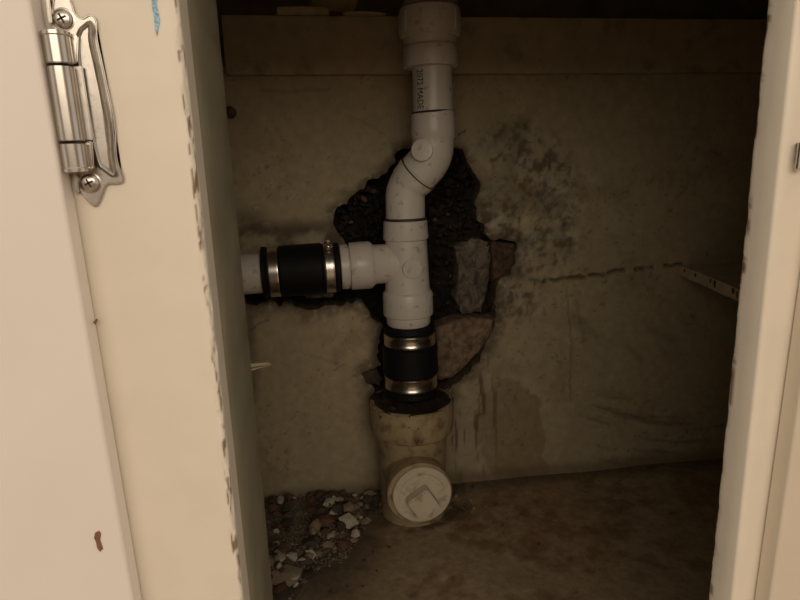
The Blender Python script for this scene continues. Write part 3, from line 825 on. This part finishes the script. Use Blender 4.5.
# ================================================================ LEDGE, SPLINTER, BITS
a = P(680, 265, YW-.004); zl_ = a[2]
b = PZ(742, 291, zl_); e_ = a+(b-a)*1.7
poly = [a, e_, np.array([XR-.004, e_[1], zl_]), np.array([XR-.004, YW-.006, zl_])]
n_ = 26; edge = []
rl = random.Random(3)
for k in range(n_+1):
    q = a+(e_-a)*k/n_; edge.append(q+np.array([rl.uniform(-1, 1)*.0012, rl.uniform(-1, 1)*.0012, 0]))
lg = link('ledge_board', prism('ledge_board', edge+poly[2:], (0, 0, -.0135), 0, .0004, 2), 'ledge_paint', loc=a)
tag(lg, 'chipped board end jutting from the wall at far right', 'board')
for k in (1, 3, 4, 8, 9, 13, 14, 19):
    q = a+(e_-a)*(k+.3)/n_; dn = Vector((e_-a)).normalized(); out = Vector((dn.y, -dn.x, 0))
    if out.y > 0: out = -out
    w = rl.uniform(.002, .006); hgt = rl.uniform(.004, .009)
    p0 = V(q)+out*.0016+Vector((0, 0, -rl.uniform(.001, .003)))
    link('paint_chip', prism('paint_chip', [p0, p0+dn*w, p0+dn*w*.8+Vector((0, 0, -hgt)), p0+dn*w*.1+Vector((0, 0, -hgt*.7))], -out*.002), 'chip_dark', parent=lg)

spx = P(241, 371, YE-.002)
spl = empty('wood_splinter', spx, 'pale wood splinter sticking out of the left post edge', 'splinter')
link('sliver', prism('sliver', [P(239, 365, YE-.001), P(268, 362.5, YE+.004), P(272, 365, YE+.006), P(262, 365.5, YE+.003), P(241, 369, YE-.001)], (0, .0012, 0)), 'splinter', parent=spl)
link('sliver', prism('sliver', [P(240, 371, YE-.001), P(255, 368, YE+.002), P(273, 364.5, YE+.008), P(254, 370, YE+.002), P(240, 374, YE-.001)], (0, .0008, 0)), 'shim', parent=spl)

# dark bolt head by the left edge of the wall
bl = empty('wall_bolt', P(231, 113, YW-.004), 'small dark bolt head on the wall near the left post', 'bolt')
link('washer', lathe('washer', P(231, 113, YW+.004), (0, -1, 0), [(0, .0068), (.012, .0068), (.0135, .0055)], 20), 'chip_dark', parent=bl, smooth=30)
link('head', lathe('head', P(231.5, 112.5, YW-.008), (0, -1, 0), [(0, .0042), (.005, .0042), (.0065, .003)], 6), 'chip_brown', parent=bl)

# bits lying on top of the trim board
zt1 = ZTRIM1
def on_trim(name, xa, xb, ya, m_, label, cat, yb=None, dy=(.0, .016)):
    A_ = P(xa, ya, YW-.008); B_ = P(xb, ya+.5, YW-.008)
    o = link(name, prism(name, [(A_[0], YW-.0085+dy[0], zt1), (B_[0], YW-.0085+dy[0], zt1), (B_[0]-.001, YW-.0085+dy[0], B_[2]-.0006), ((A_[0]*.5+B_[0]*.5), YW-.0085+dy[0], A_[2]+.0004), (A_[0]+.001, YW-.0085+dy[0], A_[2])], (0, dy[1], 0), .0006), m_, loc=(A_[0], YW, zt1))
    return tag(o, label, cat)
on_trim('wood_shim', 276, 329, 6.5, 'shim', 'longer pale wood shim lying on the top trim board', 'shim')
on_trim('wood_shim', 344, 386, 11.5, 'shim', 'thin short wood shim on trim board next to the nut', 'shim')
on_trim('wood_block', 324.5, 343, 10.5, 'red_block', 'small dark reddish block between the two shims', 'block', dy=(.002, .012))
q1 = [P(310, 17, .80), P(312, -6, .80), P(352, -12, .80), P(364, -12, .80), P(357, 3, .80), P(352, 17, .80)]
tag(link('cardboard_scrap', prism('cardboard_scrap', q1, (0, .004, 0)), 'yellow_card', loc=P(330, 17, .80)), 'yellowish cardboard scrap standing in the gap above the shims', 'scrap')

# ================================================================ RUBBLE
rnd = random.Random(77)
def chip_mesh(name, seed, flat):
    r = random.Random(seed); bm = bmesh.new()
    bmesh.ops.create_icosphere(bm, subdivisions=1, radius=1)
    for v in bm.verts:
        v.co *= r.uniform(.62, 1.12)
        v.co.z *= flat; v.co.y *= r.uniform(.75, .95)
    return from_bm(name, bm)
protos = {}
for mn in ('chip_white', 'chip_tan', 'chip_brown', 'chip_brick', 'chip_dark'):
    for k in range(4):
        me = chip_mesh('chip', len(protos)+11, (.35, .5, .7, .45)[k]); me.materials.append(MATS[mn]); protos[mn, k] = me
KIND = {'chip_white': ('plaster_chip', 'off-white plaster chip in the rubble heap by the left post', 'off-white chips in the rubble'),
        'chip_tan': ('mortar_chip', 'tan mortar crumb in the rubble heap by the left post', 'tan crumbs in the rubble'),
        'chip_brown': ('brick_chip', 'dull brown masonry crumb in the rubble heap by left post', 'brown crumbs in the rubble'),
        'chip_brick': ('brick_chip', 'reddish brick crumb in the rubble heap by the left post', 'reddish crumbs in the rubble'),
        'chip_dark': ('dirt_clod', 'dark clod of dirt in the rubble heap by left post', 'dark clods in the rubble')}
def heap_h(px, py):
    lim = float(np.interp(px, [262, 297, 314, 345, 365, 385, 395], [606, 592, 562, 552, 522, 512, 500]))
    return .016*min(1, max(0, (lim-py)/34))*min(1, max(0, (392-px)/60))
def put(mn, px, py, size, label=None, group=None, z=None, name=None, flat_k=None, rot=None):
    k = rnd.randrange(4) if flat_k is None else flat_k
    me = protos[mn, k]
    h = heap_h(px, py) if z is None else z
    q = PZ(px, py, h)
    if q[1] > YW-.008: q[1] = YW-.008-rnd.random()*.006
    fx, fy = project(np.array([[q[0], q[1], 0.0]]))
    if fx[0] < 395: h = max(h, heap_h(float(fx[0]), float(fy[0]))*.88)
    nm, lb, gp = KIND[mn]
    o = bpy.data.objects.new(name or nm, me); COL.objects.link(o)
    o.scale = (size, size, size)
    o.location = (q[0], q[1], h+size*(.35, .5, .7, .45)[k]*.55)
    o.rotation_euler = (rnd.uniform(-.35, .35), rnd.uniform(-.35, .35), rnd.uniform(0, 6.3)) if rot is None else rot
    tag(o, label or lb, 'rubble', group if label else gp)
    return o
# the ones that stand out
put('chip_white', 349, 523, .014, 'largest off-white plaster flake, right end of the rubble near wall', z=.012, name='plaster_chip', flat_k=0, rot=(.5, -.1, .3))
put('chip_white', 356, 536, .009, 'pale angular plaster chip just below the largest flake', z=.008, name='plaster_chip', flat_k=2)
put('chip_brick', 326, 524, .014, 'biggest reddish brick lump in middle of the rubble', z=.013, name='brick_chip', flat_k=2)
put('chip_tan', 287, 580, .019, 'broad tan mortar slab nearest the viewer beside the left post', z=.004, name='mortar_chip', flat_k=0, rot=(.25, .1, .5))
put('chip_white', 276, 549, .008, 'off-white chip touching the left post edge, above tan slab', z=.010, name='plaster_chip', flat_k=3)
# the heap
weights = ['chip_white']*6+['chip_tan']*6+['chip_brown']*6+['chip_brick']*3+['chip_dark']*8
cnt = 0
while cnt < 200:
    u = rnd.random()**1.1; px = 268+u*118
    lim = float(np.interp(px, [262, 297, 314, 345, 365, 385, 395], [606, 592, 562, 552, 522, 512, 500]))
    py = 497+rnd.random()**1.1*(lim+3-497)
    mn = rnd.choice(weights); s = rnd.choice((.0032, .004, .005, .006, .007, .0085, .0105))
    if mn == 'chip_dark': s *= 1.25
    o = put(mn, px, py, s, z=heap_h(px, py)*rnd.uniform(.5, 1.2)); cnt += 1
    big = 'tiny' if s < .0045 else ('small' if s < .0075 else 'coarse')
    zone = 'against the back wall' if py < 516 else ('hard by the left post' if px < 298 else ('on the right fringe of the rubble' if py > lim-16 or px > 352 else 'in the middle of the rubble'))
    w = {'chip_white': 'off-white plaster chip', 'chip_tan': 'tan mortar crumb', 'chip_brown': 'dull brown masonry crumb', 'chip_brick': 'reddish brick crumb', 'chip_dark': 'dark dirt clod'}[mn]
    o['label'] = big+' '+w+' '+zone; o['group'] = big+' '+w+'s '+zone
for k in range(16):
    px = 452+rnd.random()*24; py = 474+rnd.random()*42
    mn = rnd.choice(['chip_dark', 'chip_brown', 'chip_dark', 'chip_tan'])
    o = put(mn, px, py, rnd.choice((.0028, .0035, .0045)), z=.0005)
    w = {'chip_dark': 'dark', 'chip_brown': 'dull brown', 'chip_tan': 'tan'}[mn]
    o['label'] = w+' crumb lying to the right of the cleanout plug'; o['group'] = w+' crumbs right of the cleanout'
for k in range(9):
    px, py = rnd.choice([(330+rnd.random()*60, 545+rnd.random()*50), (480+rnd.random()*180, 500+rnd.random()*90)])
    o = put('chip_dark', px, py, rnd.choice((.0018, .0022, .003)), z=.0005)
    o['label'] = 'tiny dark crumb lying alone on the open floor'; o['group'] = 'crumbs on the open floor'

# fine grit: too small to pick apart
def grit():
    r = random.Random(9); v = []; f = []
    def bit(x, y, z, s):
        b0 = len(v); th = r.uniform(0, 6.3)
        for k in range(3):
            a = th+k*2.1; v.append((x+s*math.cos(a)*r.uniform(.6, 1), y+s*math.sin(a)*r.uniform(.6, 1), z-s*.3))
        v.append((x+r.uniform(-.3, .3)*s, y, z+s*.7))
        f.extend([(b0, b0+1, b0+3), (b0+1, b0+2, b0+3), (b0+2, b0, b0+3), (b0, b0+2, b0+1)])
    for k in range(3800):
        u = r.random(); px = 222+u*172; py = 494+r.random()*(float(np.interp(px, [262, 297, 314, 345, 365, 385, 395], [606, 592, 562, 552, 522, 512, 500]))+10-494)
        h = heap_h(px, py)*r.uniform(.2, .8); q = PZ(px, py, h)
        if q[1] < YW-.004 and q[0] < A[0]-.068: bit(q[0], q[1], h+.0015, r.uniform(.0008, .0026))
    for k in range(700):
        px = r.gauss(420, 34); py = 500+r.random()*26
        q = PZ(px, py, .001)
        if q[1] < YW-.004 and abs(q[0]-A[0]) > .066: bit(q[0], q[1], .0015, r.uniform(.0006, .002))
    for k in range(500):
        x = r.uniform(-.1, .5); y = r.uniform(.45, .755)
        if abs(x-A[0]) > .064: bit(x, y, .0015, r.uniform(.0004, .0011))
    # dusty core of the heap
    nu, nv = 60, 44; b0 = len(v)
    for j in range(nv):
        for i in range(nu):
            px = 215+i/(nu-1)*183; py = 490+j/(nv-1)*125
            q = PZ(px, py, 0); q[0] = min(q[0], A[0]-.066); h = heap_h(px, py)*.6*(.5+float(fbm(px/9, py/9, 7)))-.0025+.002*float(fbm(px/5, py/5, 17))
            v.append((q[0], min(q[1], YW-.003), h))
    for j in range(nv-1):
        for i in range(nu-1):
            a_ = b0+j*nu+i; f.append((a_, a_+1, a_+nu+1, a_+nu))
    return mesh('grit', v, f)
tag(link('grit', grit(), 'grit'), 'fine brown grit and dust scattered over the cabinet floor', 'grit', kind='stuff')
